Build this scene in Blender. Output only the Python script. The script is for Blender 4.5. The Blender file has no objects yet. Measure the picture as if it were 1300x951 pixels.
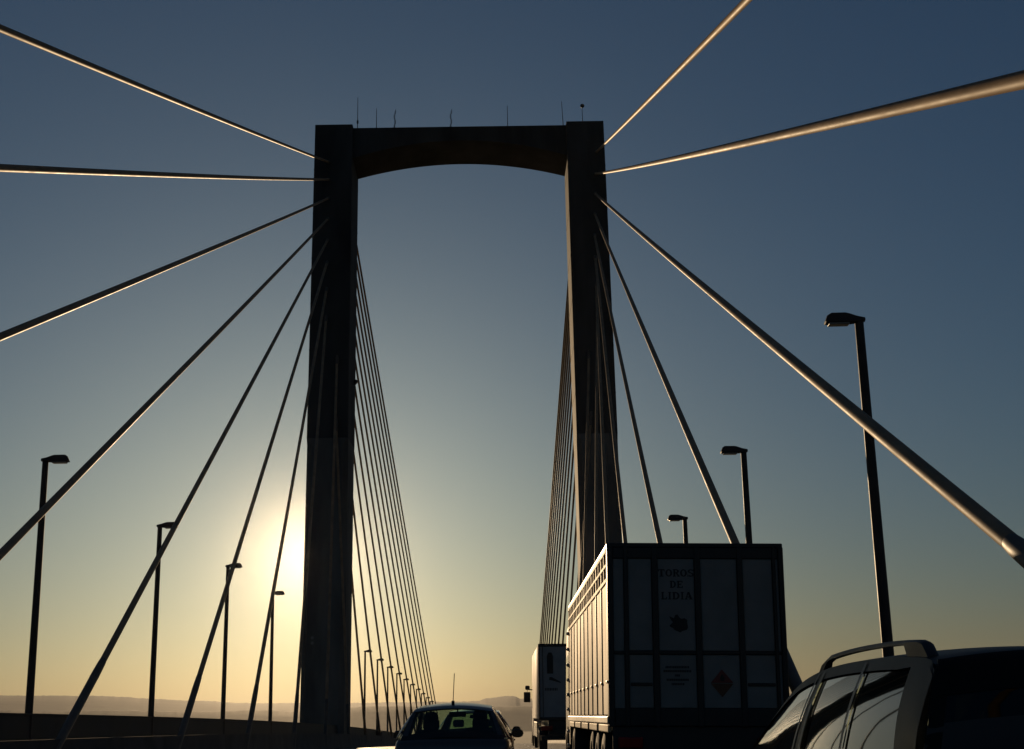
import bpy, bmesh, math, random
from mathutils import Vector, Matrix
random.seed(7)
R = math.radians
scene = bpy.context.scene

# ------------------------------------------------------------------ camera
EYE = 1.2
F_PX, PITCH, YAW, ROLL = 1698.65, 0.249464, 0.011472, -0.018808
fw = Vector((math.sin(YAW)*math.cos(PITCH), math.cos(YAW)*math.cos(PITCH), math.sin(PITCH)))
rt = Vector((math.cos(YAW), -math.sin(YAW), 0)); up = rt.cross(fw)
rt2 = rt*math.cos(ROLL) + up*math.sin(ROLL); up2 = -rt*math.sin(ROLL) + up*math.cos(ROLL)
cam_d = bpy.data.cameras.new('camera'); cam = bpy.data.objects.new('camera', cam_d)
scene.collection.objects.link(cam)
cam.matrix_world = Matrix(((rt2.x, up2.x, -fw.x, 0), (rt2.y, up2.y, -fw.y, 0), (rt2.z, up2.z, -fw.z, EYE), (0, 0, 0, 1)))
cam_d.sensor_width = 36; cam_d.lens = F_PX/1300*36
cam_d.clip_start = 0.1; cam_d.clip_end = 60000
scene.camera = cam

# ------------------------------------------------------------------ sky, sun, exposure
SUN_AZ, SUN_EL = R(-8.25), R(7.0)
world = bpy.data.worlds.new('World'); scene.world = world; world.use_nodes = True
wn = world.node_tree.nodes; wl = world.node_tree.links
bg = wn['Background']; sky = wn.new('ShaderNodeTexSky')
sky.sky_type = 'NISHITA'; sky.sun_disc = False
sky.sun_elevation = SUN_EL; sky.sun_rotation = SUN_AZ
sky.air_density = 1.13; sky.dust_density = 1.2; sky.ozone_density = 4.8; sky.altitude = 0
wb = wn.new('ShaderNodeMix'); wb.data_type = 'RGBA'; wb.blend_type = 'MULTIPLY'; wb.inputs[0].default_value = 1.0   # the camera's cool-green white balance
wb.inputs[7].default_value = (0.93, 1.05, 1.05, 1); wl.new(sky.outputs[0], wb.inputs[6]); wl.new(wb.outputs[2], bg.inputs[0]); bg.inputs[1].default_value = 0.030
sun_d = bpy.data.lights.new('sun', 'SUN'); sun_d.energy = 4.3; sun_d.angle = R(0.55); sun_d.color = (1.0, 0.70, 0.40)
sun = bpy.data.objects.new('sun', sun_d); scene.collection.objects.link(sun)
sdir = Vector((math.sin(SUN_AZ)*math.cos(SUN_EL), math.cos(SUN_AZ)*math.cos(SUN_EL), math.sin(SUN_EL)))
sun.rotation_euler = (-sdir).to_track_quat('-Z', 'Y').to_euler()
scene.view_settings.view_transform = 'Standard'; scene.view_settings.look = 'None'
scene.view_settings.exposure = 0.0; scene.view_settings.gamma = 1.0
scene.view_settings.use_curve_mapping = False
scene.cycles.use_denoising = True
scene.cycles.volume_bounces = 1
scene.cycles.max_bounces = 8; scene.cycles.transparent_max_bounces = 16
scene.cycles.sample_clamp_indirect = 4

# ------------------------------------------------------------------ helpers
COL = scene.collection.objects
CX = -2.9                      # road centre line, the camera drives right of it
KCREST = 7.86e-5
def crest(y): return -KCREST*y*y if y < 330 else -KCREST*330*330 - 2*KCREST*330*(y-330)
def deck_z(x, y): return crest(y) - 0.02*abs(x-CX) + 0.058

class MB:
    def __init__(s): s.v = []; s.f = []
    def add(s, vs, fs):
        b = len(s.v); s.v += [tuple(p) for p in vs]; s.f += [tuple(i+b for i in f) for f in fs]; return s
    def hexa(s, p):            # p: 4 bottom ccw, 4 top ccw
        return s.add(p, [(3,2,1,0),(4,5,6,7),(0,1,5,4),(1,2,6,5),(2,3,7,6),(3,0,4,7)])
    def box(s, x0, x1, y0, y1, z0, z1):
        return s.hexa([(x0,y0,z0),(x1,y0,z0),(x1,y1,z0),(x0,y1,z0),(x0,y0,z1),(x1,y0,z1),(x1,y1,z1),(x0,y1,z1)])
    def cbox(s, x0, x1, y0, y1, z0, z1, c=0.02):   # box with all edges chamfered
        bm = bmesh.new(); bmesh.ops.create_cube(bm, size=1)
        for v in bm.verts: v.co = Vector(((x0+x1)/2+v.co.x*(x1-x0), (y0+y1)/2+v.co.y*(y1-y0), (z0+z1)/2+v.co.z*(z1-z0)))
        bmesh.ops.bevel(bm, geom=bm.edges[:], offset=c, segments=2, affect='EDGES', profile=0.5)
        bm.verts.index_update()
        s.add([v.co[:] for v in bm.verts], [[v.index for v in f.verts] for f in bm.faces]); bm.free(); return s
    def loft(s, rings, cap=True, closed=True):
        n = len(rings[0]); b = len(s.v)
        for r_ in rings: s.v += [tuple(p) for p in r_]
        for i in range(len(rings)-1):
            for j in range(n if closed else n-1):
                a = b+i*n+j; c = b+i*n+(j+1) % n
                s.f.append((a, c, c+n, a+n))
        if cap:
            s.f.append(tuple(b+j for j in reversed(range(n)))); s.f.append(tuple(b+(len(rings)-1)*n+j for j in range(n)))
        return s
    def tube(s, pts, r, n=10, cap=True, r1=None):
        pts = [Vector(p) for p in pts]; rings = []
        t0 = (pts[-1]-pts[0]).normalized()
        ref = Vector((0, 0, 1)) if abs(t0.z) < 0.95 else Vector((1, 0, 0))
        for i, p in enumerate(pts):
            t = (pts[min(i+1, len(pts)-1)]-pts[max(i-1, 0)]).normalized()
            a = t.cross(ref).normalized(); c = a.cross(t)
            rr = r if not hasattr(r, '__len__') else r[i]
            if r1 is not None: rr = r+(r1-r)*i/(len(pts)-1)
            rings.append([p+(a*math.cos(2*math.pi*k/n)+c*math.sin(2*math.pi*k/n))*rr for k in range(n)])
        return s.loft(rings, cap)
    def prism(s, poly, f0, f1):          # poly of 2d points mapped by f0/f1 to 3d
        n = len(poly)
        return s.add([f0(*p) for p in poly]+[f1(*p) for p in poly],
                     [tuple(reversed(range(n))), tuple(range(n, 2*n))]+[(i, (i+1) % n, (i+1) % n+n, i+n) for i in range(n)])
    def grid(s, fn, nu, nv, thick=0.0):  # patch fn(u,v)->Vector ; optional thickness
        b = len(s.v); P = [[Vector(fn(i/nu, j/nv)) for j in range(nv+1)] for i in range(nu+1)]
        def idx(i, j, l): return b+l*(nu+1)*(nv+1)+i*(nv+1)+j
        for row in P: s.v += [tuple(p) for p in row]
        if thick:
            nrm = (P[nu][0]-P[0][0]).cross(P[0][nv]-P[0][0]).normalized()*thick
            for row in P: s.v += [tuple(p+nrm) for p in row]
        for i in range(nu):
            for j in range(nv):
                s.f.append((idx(i,j,0), idx(i+1,j,0), idx(i+1,j+1,0), idx(i,j+1,0)))
                if thick: s.f.append((idx(i,j+1,1), idx(i+1,j+1,1), idx(i+1,j,1), idx(i,j,1)))
        if thick:
            for i in range(nu):
                s.f.append((idx(i,0,0), idx(i,0,1), idx(i+1,0,1), idx(i+1,0,0))); s.f.append((idx(i,nv,0), idx(i+1,nv,0), idx(i+1,nv,1), idx(i,nv,1)))
            for j in range(nv):
                s.f.append((idx(0,j,0), idx(0,j+1,0), idx(0,j+1,1), idx(0,j,1))); s.f.append((idx(nu,j,0), idx(nu,j,1), idx(nu,j+1,1), idx(nu,j+1,0)))
        return s
    def mesh(s, name, mat, smooth=None, off=(0, 0, 0)):
        me = bpy.data.meshes.new(name)
        me.from_pydata([(p[0]-off[0], p[1]-off[1], p[2]-off[2]) for p in s.v], [], s.f)
        bm = bmesh.new(); bm.from_mesh(me); bmesh.ops.recalc_face_normals(bm, faces=bm.faces); bm.to_mesh(me); bm.free()
        if mat: me.materials.append(mat)
        if smooth is not None:
            me.polygons.foreach_set('use_smooth', [True]*len(me.polygons))
            me.set_sharp_from_angle(angle=R(smooth))
        me.update(); return me

def thing(name, label, cat, loc=(0, 0, 0), rot=(0, 0, 0), group=None):
    o = bpy.data.objects.new(name, None); o.location = loc; o.rotation_euler = rot; o.empty_display_size = 0.3
    COL.link(o); tag(o, label, cat, group); return o
def tag(o, label, cat, group=None, kind=None):
    if label: o['label'] = label
    if cat: o['category'] = cat
    if group: o['group'] = group
    if kind: o['kind'] = kind
    return o
def part(par, name, mb, mat, smooth=None, world=False, label=None):
    root = par
    off = (0, 0, 0)
    if world:
        while root.parent: root = root.parent
        off = root.location
    o = bpy.data.objects.new(name, mb.mesh(name, mat, smooth, off)); o.parent = par; COL.link(o)
    if label: o['label'] = label
    return o
def single(name, mb, mat, smooth=None, origin=(0, 0, 0)):
    o = bpy.data.objects.new(name, mb.mesh(name, mat, smooth, origin)); o.location = origin; COL.link(o); return o
def copy_tree(o, parent=None):
    c = o.copy(); COL.link(c); c.parent = parent
    for ch in o.children: copy_tree(ch, c)
    return c
def chaikin(p, n=2):
    for _ in range(n):
        q = [p[0]]
        for a, b in zip(p[:-1], p[1:]):
            q.append(tuple(.75*i+.25*j for i, j in zip(a, b))); q.append(tuple(.25*i+.75*j for i, j in zip(a, b)))
        q.append(p[-1]); p = q
    return p
def interp(c, y):
    if y <= c[0][0]: return c[0][1:]
    for a, b in zip(c[:-1], c[1:]):
        if y <= b[0]:
            t = (y-a[0])/max(b[0]-a[0], 1e-9); return tuple(i+(j-i)*t for i, j in zip(a[1:], b[1:]))
    return c[-1][1:]

# ------------------------------------------------------------------ materials
def mat(name, col, rough=0.6, metal=0.0, var=0.0, scale=4.0, bump=0.0, bscale=40.0, spec=0.5, stain=None, stretch=None, coat=0.0):
    m = bpy.data.materials.new(name); m.use_nodes = True
    nt = m.node_tree; b = nt.nodes['Principled BSDF']
    b.inputs['Base Color'].default_value = (*col, 1); b.inputs['Roughness'].default_value = rough
    b.inputs['Metallic'].default_value = metal; b.inputs['Specular IOR Level'].default_value = spec
    b.inputs['Coat Weight'].default_value = coat; b.inputs['Coat Roughness'].default_value = 0.05
    tc = nt.nodes.new('ShaderNodeTexCoord'); mp = nt.nodes.new('ShaderNodeMapping')
    nt.links.new(tc.outputs['Object'], mp.inputs[0])
    if stretch: mp.inputs['Scale'].default_value = stretch
    if var:
        no = nt.nodes.new('ShaderNodeTexNoise'); no.inputs['Scale'].default_value = scale; no.inputs['Detail'].default_value = 6
        nt.links.new(mp.outputs[0], no.inputs[0])
        cr = nt.nodes.new('ShaderNodeValToRGB')
        lo = [c*(1-var) for c in col]; hi = [min(1, c*(1+var)) for c in col]
        if stain: lo = stain
        cr.color_ramp.elements[0].position = .3; cr.color_ramp.elements[1].position = .7
        cr.color_ramp.elements[0].color = (*lo, 1); cr.color_ramp.elements[1].color = (*hi, 1)
        nt.links.new(no.outputs[0], cr.inputs[0]); nt.links.new(cr.outputs[0], b.inputs['Base Color'])
        mr = nt.nodes.new('ShaderNodeMapRange'); mr.inputs['To Min'].default_value = max(0.02, rough-.1); mr.inputs['To Max'].default_value = min(1, rough+.1)
        nt.links.new(no.outputs[0], mr.inputs[0]); nt.links.new(mr.outputs[0], b.inputs['Roughness'])
    if bump:
        nb = nt.nodes.new('ShaderNodeTexNoise'); nb.inputs['Scale'].default_value = bscale; nb.inputs['Detail'].default_value = 4
        nt.links.new(mp.outputs[0], nb.inputs[0])
        bu = nt.nodes.new('ShaderNodeBump'); bu.inputs['Strength'].default_value = bump; bu.inputs['Distance'].default_value = 0.02
        nt.links.new(nb.outputs[0], bu.inputs['Height']); nt.links.new(bu.outputs[0], b.inputs['Normal'])
    return m
def glass_mat(name, tint, fr=0.06, rough=0.02):
    m = bpy.data.materials.new(name); m.use_nodes = True; nt = m.node_tree
    for n in list(nt.nodes): nt.nodes.remove(n)
    out = nt.nodes.new('ShaderNodeOutputMaterial'); mix = nt.nodes.new('ShaderNodeMixShader')
    tr = nt.nodes.new('ShaderNodeBsdfTransparent'); tr.inputs[0].default_value = (*tint, 1)
    gl = nt.nodes.new('ShaderNodeBsdfGlossy'); gl.inputs['Roughness'].default_value = rough; gl.inputs[0].default_value = (1, 1, 1, 1)
    lw = nt.nodes.new('ShaderNodeLayerWeight'); lw.inputs[0].default_value = 0.5
    pw = nt.nodes.new('ShaderNodeMath'); pw.operation = 'POWER'; pw.inputs[1].default_value = 5.0
    ma = nt.nodes.new('ShaderNodeMath'); ma.operation = 'MULTIPLY_ADD'; ma.inputs[1].default_value = 0.92; ma.inputs[2].default_value = fr
    nt.links.new(lw.outputs['Facing'], pw.inputs[0]); nt.links.new(pw.outputs[0], ma.inputs[0])
    nt.links.new(ma.outputs[0], mix.inputs[0]); nt.links.new(tr.outputs[0], mix.inputs[1]); nt.links.new(gl.outputs[0], mix.inputs[2])
    nt.links.new(mix.outputs[0], out.inputs[0]); return m

M = {}
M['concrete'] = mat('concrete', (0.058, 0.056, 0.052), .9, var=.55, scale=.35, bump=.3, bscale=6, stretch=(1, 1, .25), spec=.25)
M['concrete_lower_bounce'] = mat('concrete_lower_bounce', (0.14, 0.135, 0.12), .9, var=.4, scale=.5, bump=.3, bscale=6, stretch=(1, 1, .25), spec=.25)  # deck bounce light on the lower legs, painted in as paler concrete
M['barrier'] = mat('barrier_concrete', (0.065, 0.062, 0.058), .85, var=.35, scale=.8, bump=.4, bscale=15, spec=.3)
M['parapet'] = mat('parapet_paint', (0.04, 0.04, 0.038), .7, var=.3, scale=.8, bump=.2, bscale=12, spec=.3)
M['asphalt'] = mat('asphalt', (0.05, 0.048, 0.045), .6, var=.3, scale=.5, bump=.25, bscale=60, spec=.35)
M['marking'] = mat('road_paint', (0.7, 0.7, 0.68), .55, var=.2, scale=3)
M['steel_dark'] = mat('girder_steel', (0.12, 0.12, 0.12), .6, metal=.3, var=.2)
M['cable'] = mat('cable_pipe', (0.31, 0.22, 0.14), .58, metal=.0, spec=.028, var=.2, scale=1.6, bump=.05, bscale=8)
M['cable_base'] = mat('cable_anchor_pipe', (0.14, 0.115, 0.09), .55, spec=.15, metal=.0, var=.2, scale=2)
M['lamp'] = mat('lamp_steel', (0.06, 0.05, 0.045), .6, spec=.15, metal=.0, var=.25, scale=2)
M['lamp_lens'] = mat('lamp_lens', (0.25, 0.25, 0.24), .15)
M['antenna'] = mat('antenna_metal', (0.08, 0.08, 0.08), .6, metal=.4, var=.1)
M['ground'] = mat('ground_fields', (0.07, 0.075, 0.045), .95, var=.5, scale=.004, spec=.1)
M['hills'] = mat('hill_scrub', (0.06, 0.065, 0.04), .95, var=.5, scale=.006, spec=.05)
M['water'] = mat('river_water', (0.02, 0.03, 0.03), .08, bump=.2, bscale=.3)
M['silver'] = mat('silver_paint', (0.10, 0.095, 0.095), .32, metal=.4, coat=.3, var=.05, scale=2)
M['grey_paint'] = mat('grey_paint', (0.014, 0.015, 0.015), .45, metal=.0, spec=.07, coat=.0, var=.06, scale=2)
M['red_paint'] = mat('maroon_paint', (0.10, 0.03, 0.025), .3, metal=.3, coat=.7, var=.05)
M['black_paint'] = mat('black_paint', (0.012, 0.012, 0.014), .2, coat=.2, var=.05)
M['trim'] = mat('black_trim', (0.02, 0.02, 0.02), .5, var=.1)
M['rail'] = mat('roof_rail_alloy', (0.04, 0.037, 0.041), .5, spec=.18, metal=.1, var=.08)
M['rubber'] = mat('tyre_rubber', (0.02, 0.02, 0.02), .85, var=.2, scale=8)
M['alloy'] = mat('wheel_alloy', (0.4, 0.4, 0.41), .35, metal=.8, var=.1)
M['glass'] = glass_mat('car_glass', (0.70, 0.85, 0.72))
M['glass_dark'] = glass_mat('privacy_glass', (0.002, 0.003, 0.0025), fr=0.022)
M['interior'] = mat('car_interior', (0.03, 0.03, 0.032), .85, var=.2, scale=6)
M['tail_red'] = mat('tail_lens', (0.25, 0.01, 0.01), .15, var=.1)
M['lamp_clear'] = mat('head_lens', (0.6, 0.6, 0.6), .1)
M['plate'] = mat('number_plate', (0.6, 0.6, 0.58), .4)
M['truck_panel'] = mat('trailer_panel', (0.19, 0.195, 0.185), .55, var=.18, scale=1.6, bump=.1, bscale=20)
M['truck_side'] = mat('trailer_side_boards', (0.42, 0.33, 0.21), .7, spec=.15, var=.16, scale=1.5, stretch=(1, 1, .4), bump=.1, bscale=20)
M['truck_frame'] = mat('trailer_frame', (0.018, 0.019, 0.019), .5, metal=.2, var=.3, scale=3)
M['truck_edge'] = mat('trailer_edge_alloy', (0.35, 0.32, 0.28), .5, metal=.4, var=.15)
M['print'] = mat('black_print', (0.012, 0.012, 0.012), .6)
M['sign_red'] = mat('hazard_red', (0.16, 0.025, 0.02), .5, var=.15)
M['sign_orange'] = mat('hazard_orange', (0.10, 0.035, 0.01), .5, var=.15)
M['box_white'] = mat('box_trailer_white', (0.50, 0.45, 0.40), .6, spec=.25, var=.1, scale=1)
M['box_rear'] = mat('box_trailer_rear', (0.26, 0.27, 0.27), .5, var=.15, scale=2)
M['bulb'] = mat('marker_lens', (0.8, 0.7, 0.5), .12)
M['skin'] = mat('skin', (0.30, 0.17, 0.11), .6); M['hair'] = mat('hair', (0.02, 0.015, 0.01), .7)
M['cloth'] = mat('dark_cloth', (0.03, 0.03, 0.04), .9, var=.2, scale=10)

# ================================================================== SETTING
GZ = -47.0
mb = MB(); mb.add([(-13000,-13000,GZ),(13000,-13000,GZ),(13000,13000,GZ),(-13000,13000,GZ)], [(0,1,2,3)])
g = single('ground', mb, M['ground']); g['kind'] = 'structure'
mb = MB(); mb.add([(-13000,-230,GZ+.05),(13000,-230,GZ+.05),(13000,62,GZ+.05),(-13000,62,GZ+.05)], [(0,1,2,3)])
g = single('river', mb, M['water']); g['kind'] = 'structure'

def fnoise(x, seed, octs):
    s = 0
    for fr, am in octs:
        i = math.floor(x*fr); t = x*fr-i; t = t*t*(3-2*t)
        a = random.Random(seed*7919+i*131+int(fr*1000)).random(); b = random.Random(seed*7919+(i+1)*131+int(fr*1000)).random()
        s += am*((a+(b-a)*t)*2-1)
    return s
def hills(name, r0, rpk, r1, elev, seed, amp, step=0.03):
    ctrl = sorted(elev)
    rings = []; n = int(360/step)
    for i in range(n):
        az = -180+i*step
        e = interp(ctrl, max(min(az, ctrl[-1][0]), ctrl[0][0]))[0]
        e += fnoise(az, seed, ((.12, amp*1.5), (.5, amp), (2.1, amp*.4)))
        hs = EYE+rpk*math.tan(R(e)); e += fnoise(az, seed, ((6.3, amp*.2), (17, amp*.28), (43, amp*.2)))
        h = EYE+rpk*math.tan(R(e))
        s, c = math.sin(R(az)), math.cos(R(az))
        prof = [(r0, GZ-1), (r0+(rpk-r0)*.35, GZ+(hs-GZ)*.32), (r0+(rpk-r0)*.7, GZ+(hs-GZ)*.72), (rpk-60, hs-2), (rpk, h), (rpk+(r1-rpk)*.4, GZ+(hs-GZ)*.8), (r1, GZ-1)]
        rings.append([(s*r, c*r, z) for r, z in prof])
    rings.append(rings[0])
    m_ = MB(); m_.loft(rings, cap=False, closed=False)
    o = single(name, m_, M['hills'], 60); o['kind'] = 'structure'; return o
hills('hills', 6500, 9500, 12500, [(-180, .7), (-40, 1.05), (-21, 1.10), (-16, .99), (-11.3, .74), (-5.6, .62), (-2.0, .57), (-.95, .57), (-.70, .67), (-.3, .71), (.25, .76), (.55, .73), (.75, .63), (2.2, .58), (10, .7), (30, .9), (60, .8), (180, .7)], 3, .03)
hills('foothills', 4200, 5200, 6400, [(-180, .1), (-21, .55), (-14, .42), (-8, .30), (-5.6, .48), (-3, .50), (0, .40), (5, .35), (40, .3), (180, .1)], 11, .035)

# ---- road on the bridge: crest curve, crown at CX
def strip(x0, x1, y0, y1, dz, step=6.0, fz=deck_z, nx=1):
    m_ = MB(); n = max(1, int((y1-y0)/step)); rings = []
    for i in range(n+1):
        y = y0+(y1-y0)*i/n
        rings.append([(x0+(x1-x0)*j/nx, y, fz(x0+(x1-x0)*j/nx, y)+dz) for j in range(nx+1)])
    m_.loft(rings, cap=False, closed=False); return m_
Y0, Y1 = -90.0, 900.0
XL, XR = CX-10.6, CX+10.6      # deck edges
BL, BR = CX-8.35, CX+7.55      # inner crash barriers (road side faces)
m_ = strip(BL-.5, BR+.5, Y0, Y1, 0, nx=2)
# make the middle column sit on the crown
m_.v = [(CX if abs(p[0]-(BL+BR)/2) < .01 else p[0], p[1], p[2]) for p in m_.v]
m_.v = [(p[0], p[1], deck_z(p[0], p[1])) for p in m_.v]
road = single('road', m_, M['asphalt'], 30); road['kind'] = 'structure'
# painted lines
def line_obj(x, w, segs):
    m_ = MB()
    for a, b in segs:
        n = max(1, int((b-a)/6)); rings = []
        for i in range(n+1):
            y = a+(b-a)*i/n; rings.append([(x-w/2, y, deck_z(x-w/2, y)+.005), (x+w/2, y, deck_z(x+w/2, y)+.005)])
        m_.loft(rings, cap=False, closed=False)
    return m_
for x in (BL+.35, BR-.35):
    o = part(road, 'edge_line', line_obj(x, .15, [(Y0, 500)]), M['marking'])
for x in (-8.75, -5.4, -1.95, 1.42):
    for a in range(-80, 420, 12):
        o = part(road, 'lane_dash', line_obj(x, .12, [(a, a+5)]), M['marking'])

# ---- the deck structure under the road
bridge_deck = thing('bridge_deck', 'dark bridge deck and verges carrying the road between the parapets', 'bridge deck', (CX, 0, 0))
def deck_section(y):
    c = crest(y)-.25
    pts = [(XL-.25, .12), (XL-.25, -.45), (XL+2.6, -.75), (XL+4.2, -2.2), (XR-4.2, -2.2), (XR-2.6, -.75), (XR+.25, -.45), (XR+.25, .12)]
    return [(x, y, c+z-.03) for x, z in pts]
m_ = MB(); m_.loft([deck_section(Y0+(Y1-Y0)*i/110) for i in range(111)]); part(bridge_deck, 'deck_girder', m_, M['steel_dark'], 30, world=True)
for x0, x1 in ((XL-.2, BL-.42), (BR+.42, XR+.2)):
    def fz(x, y, x0=x0): return deck_z(BL if x0 < CX else BR, y)+.16
    part(bridge_deck, 'verge', strip(x0, x1, Y0, 500, 0, fz=fz), M['barrier'], 30, world=True)

def wall_profile(prof, x, sgn, y0, y1, zf, step=8.0):
    m_ = MB(); n = int((y1-y0)/step)
    m_.loft([[(x+sgn*px, y0+(y1-y0)*i/n, zf(y0+(y1-y0)*i/n)+pz) for px, pz in prof] for i in range(n+1)]); return m_
jersey = [(0, -.1), (0, .08), (.14, .33), (.2, 1.03), (.38, 1.03), (.42, .33), (.42, -.1)]
for x, sg, lab in ((BL, -1, 'low concrete crash barrier along the left lane edge, in front of the parapet'),
                   (BR, 1, 'low concrete crash barrier along the right lane edge, beyond the trucks')):
    o = single('crash_barrier', wall_profile(jersey, x, sg, Y0, 500, lambda y, x=x: deck_z(x, y)), M['barrier'], 25)
    tag(o, lab, 'barrier', 'crash barriers')
PT = EYE+.40                   # parapet top above the deck tangent
for x, sg, lab in ((CX-9.96, -1, 'dark solid parapet wall under the row of lamps left of the road'),
                   (CX+9.96, 1, 'dark solid parapet wall along the far right edge behind the trucks')):
    t = thing('parapet', lab, 'parapet', (x, 0, 0), group='bridge parapets')
    part(t, 'wall', wall_profile([(-.1, -.1), (-.06, PT-.05), (.1, PT-.05), (.14, -.1)], x, sg, Y0, 500, crest), M['parapet'], 25, world=True)
    part(t, 'handrail', wall_profile([(-.09, PT-.05), (-.09, PT), (.13, PT), (.13, PT-.05)], x, sg, Y0, 500, lambda y: crest(y)+.003), M['parapet'], 25, world=True)

# ---- tower
DT = 109.08; YF, YB = DT-2.6, DT+2.5
tower = thing('bridge_tower', 'dark concrete portal tower with two legs and arched crossbeam over the road', 'bridge tower', (CX, DT, GZ))
ZTOP = 49.6+EYE
def leg_ring(sg, z, ch):
    t = (ZTOP-z)/ZTOP; xo = 12.43+.36*t; xi = 9.21+.14*t       # distances from the centre line
    if ch > .2: xi -= .0
    pts = [(xi, YF+ch), (xi+ch, YF), (xo-ch, YF), (xo, YF+ch), (xo, YB-ch), (xo-ch, YB), (xi+ch, YB), (xi, YB-ch)]
    return [(CX+sg*x, y, z) for x, y in pts]
ZS = 22.1+EYE
for sg in (-1, 1):
    m_ = MB(); m_.loft([leg_ring(sg, z, .06) for z in (ZS-.02, 30, 36, 42, 46, ZTOP)])
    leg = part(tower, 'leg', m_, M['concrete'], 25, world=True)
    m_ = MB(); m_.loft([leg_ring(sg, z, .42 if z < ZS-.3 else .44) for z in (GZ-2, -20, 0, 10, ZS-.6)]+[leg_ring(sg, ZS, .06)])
    part(leg, 'lower_shaft', m_, M['concrete_lower_bounce'], 25, world=True)
    # shallow lift joints: bands standing a little proud
    for z in (25.5, 29.5, 33.5, 37.5, 41.5, 45.5):
        r_ = leg_ring(sg, z+EYE, .06); cx_ = CX+sg*10.9
        def grow(r_, z): return [(p[0]+(.012 if p[0] > cx_ else -.012), p[1]+(.012 if p[1] > DT else -.012), z) for p in r_]
        m_ = MB(); m_.loft([grow(r_, z+EYE-.06), grow(r_, z+EYE+.06)])
        part(leg, 'lift_joint', m_, M['concrete'], 25, world=True)
    if sg < 0:
        for z in (7.35, 6.95):
            m_ = MB(); m_.tube([(-14.75, YF-.1, z), (-14.75, YF+.02, z)], .13, 12); part(leg, 'reflector', m_, M['lamp_lens'], 40, world=True)
# arched crossbeam
YBF, YBB = YF+.65, DT+2.2
m_ = MB(); n = 40; rings = []
for i in range(n+1):
    u = -1+2*i/n; x = CX+u*9.3
    c_ = 1-u*u; zs = EYE+46.7+1.55*c_; zk = EYE+46.5+1.32*c_
    rings.append([(x, YBF, zs), (x, YBF, ZTOP-.05), (x, YBB, ZTOP-.05), (x, YBB, zk)])
m_.loft(rings); part(tower, 'crossbeam', m_, M['concrete'], 20, world=True)
m_ = MB(); m_.box(CX-9.3, CX+9.3, YF+.8, YB-.8, -7.2, -3.6); part(tower, 'lower_crossbeam', m_, M['concrete_lower_bounce'], world=True)
# antennas on top of the crossbeam
def antenna(x, h, kind, label, lean=0.0, zb=ZTOP-.06):
    t = thing('antenna', label, 'antenna', (x, DT, zb), group='antennas on the tower top')
    m_ = MB(); m_.tube([(0, 0, 0), (lean*.5, 0, h*.5), (lean, 0, h)], .045, 6, r1=.022); part(t, 'mast', m_, M['antenna'], 40)
    m_ = MB(); m_.box(-.15, .15, -.15, .15, 0, .08); part(t, 'foot_plate', m_, M['antenna'])
    if kind == 'dipole':
        for k in range(4):
            z = h*(.3+.2*k); s = .075 if k % 2 else -.075
            m_ = MB(); m_.tube([(0, 0, z), (s, 0, z+.04), (s, 0, z+.42)], .028, 6); part(t, 'dipole', m_, M['antenna'], 40)
    if kind == 'whip':
        m_ = MB(); m_.tube([(0, 0, h*.35), (0, 0, h*.42)], .08, 8); part(t, 'coil', m_, M['antenna'], 40)
    if kind == 'globe':
        m_ = MB(); m_.tube([(0, 0, h-.1), (0, 0, h-.04), (0, 0, h+.08), (0, 0, h+.2), (0, 0, h+.26)], [.06, .15, .2, .15, .05], 12); part(t, 'obstruction_lamp', m_, M['antenna'], 60)
antenna(-11.96, 3.85, 'whip', 'tallest thin whip antenna, next to the left tower leg')
antenna(-10.3, 2.75, 'plain', 'plain thin antenna second from the left tower leg')
antenna(-8.68, 2.45, 'dipole', 'dipole antenna third from the left tower leg')
antenna(-3.72, 2.4, 'dipole', 'dipole antenna standing alone at the middle of the crossbeam')
antenna(1.28, 2.85, 'plain', 'faint plain antenna between the middle one and the right leg')
antenna(6.22, 3.2, 'plain', 'thin leaning antenna at the right end of the crossbeam', -.12)
antenna(7.93, 2.6, 'globe', 'antenna with a round lamp on top of the right tower leg', -.03, ZTOP)
# flood lamp on the inner face of the left leg
t = thing('tower_lamp', 'small lamp on a bracket halfway up the left tower leg', 'lamp', (CX-9.26, DT+.2, 27.4+EYE))
m_ = MB(); m_.box(-.06, .3, -.04, .04, -.22, -.14); part(t, 'bracket', m_, M['antenna'])
m_ = MB(); m_.tube([(.22, 0, -.2), (.24, 0, -.05), (.27, 0, .12), (.3, 0, .2)], [.06, .17, .19, .1], 10); part(t, 'lamp_head', m_, M['antenna'], 50)

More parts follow.
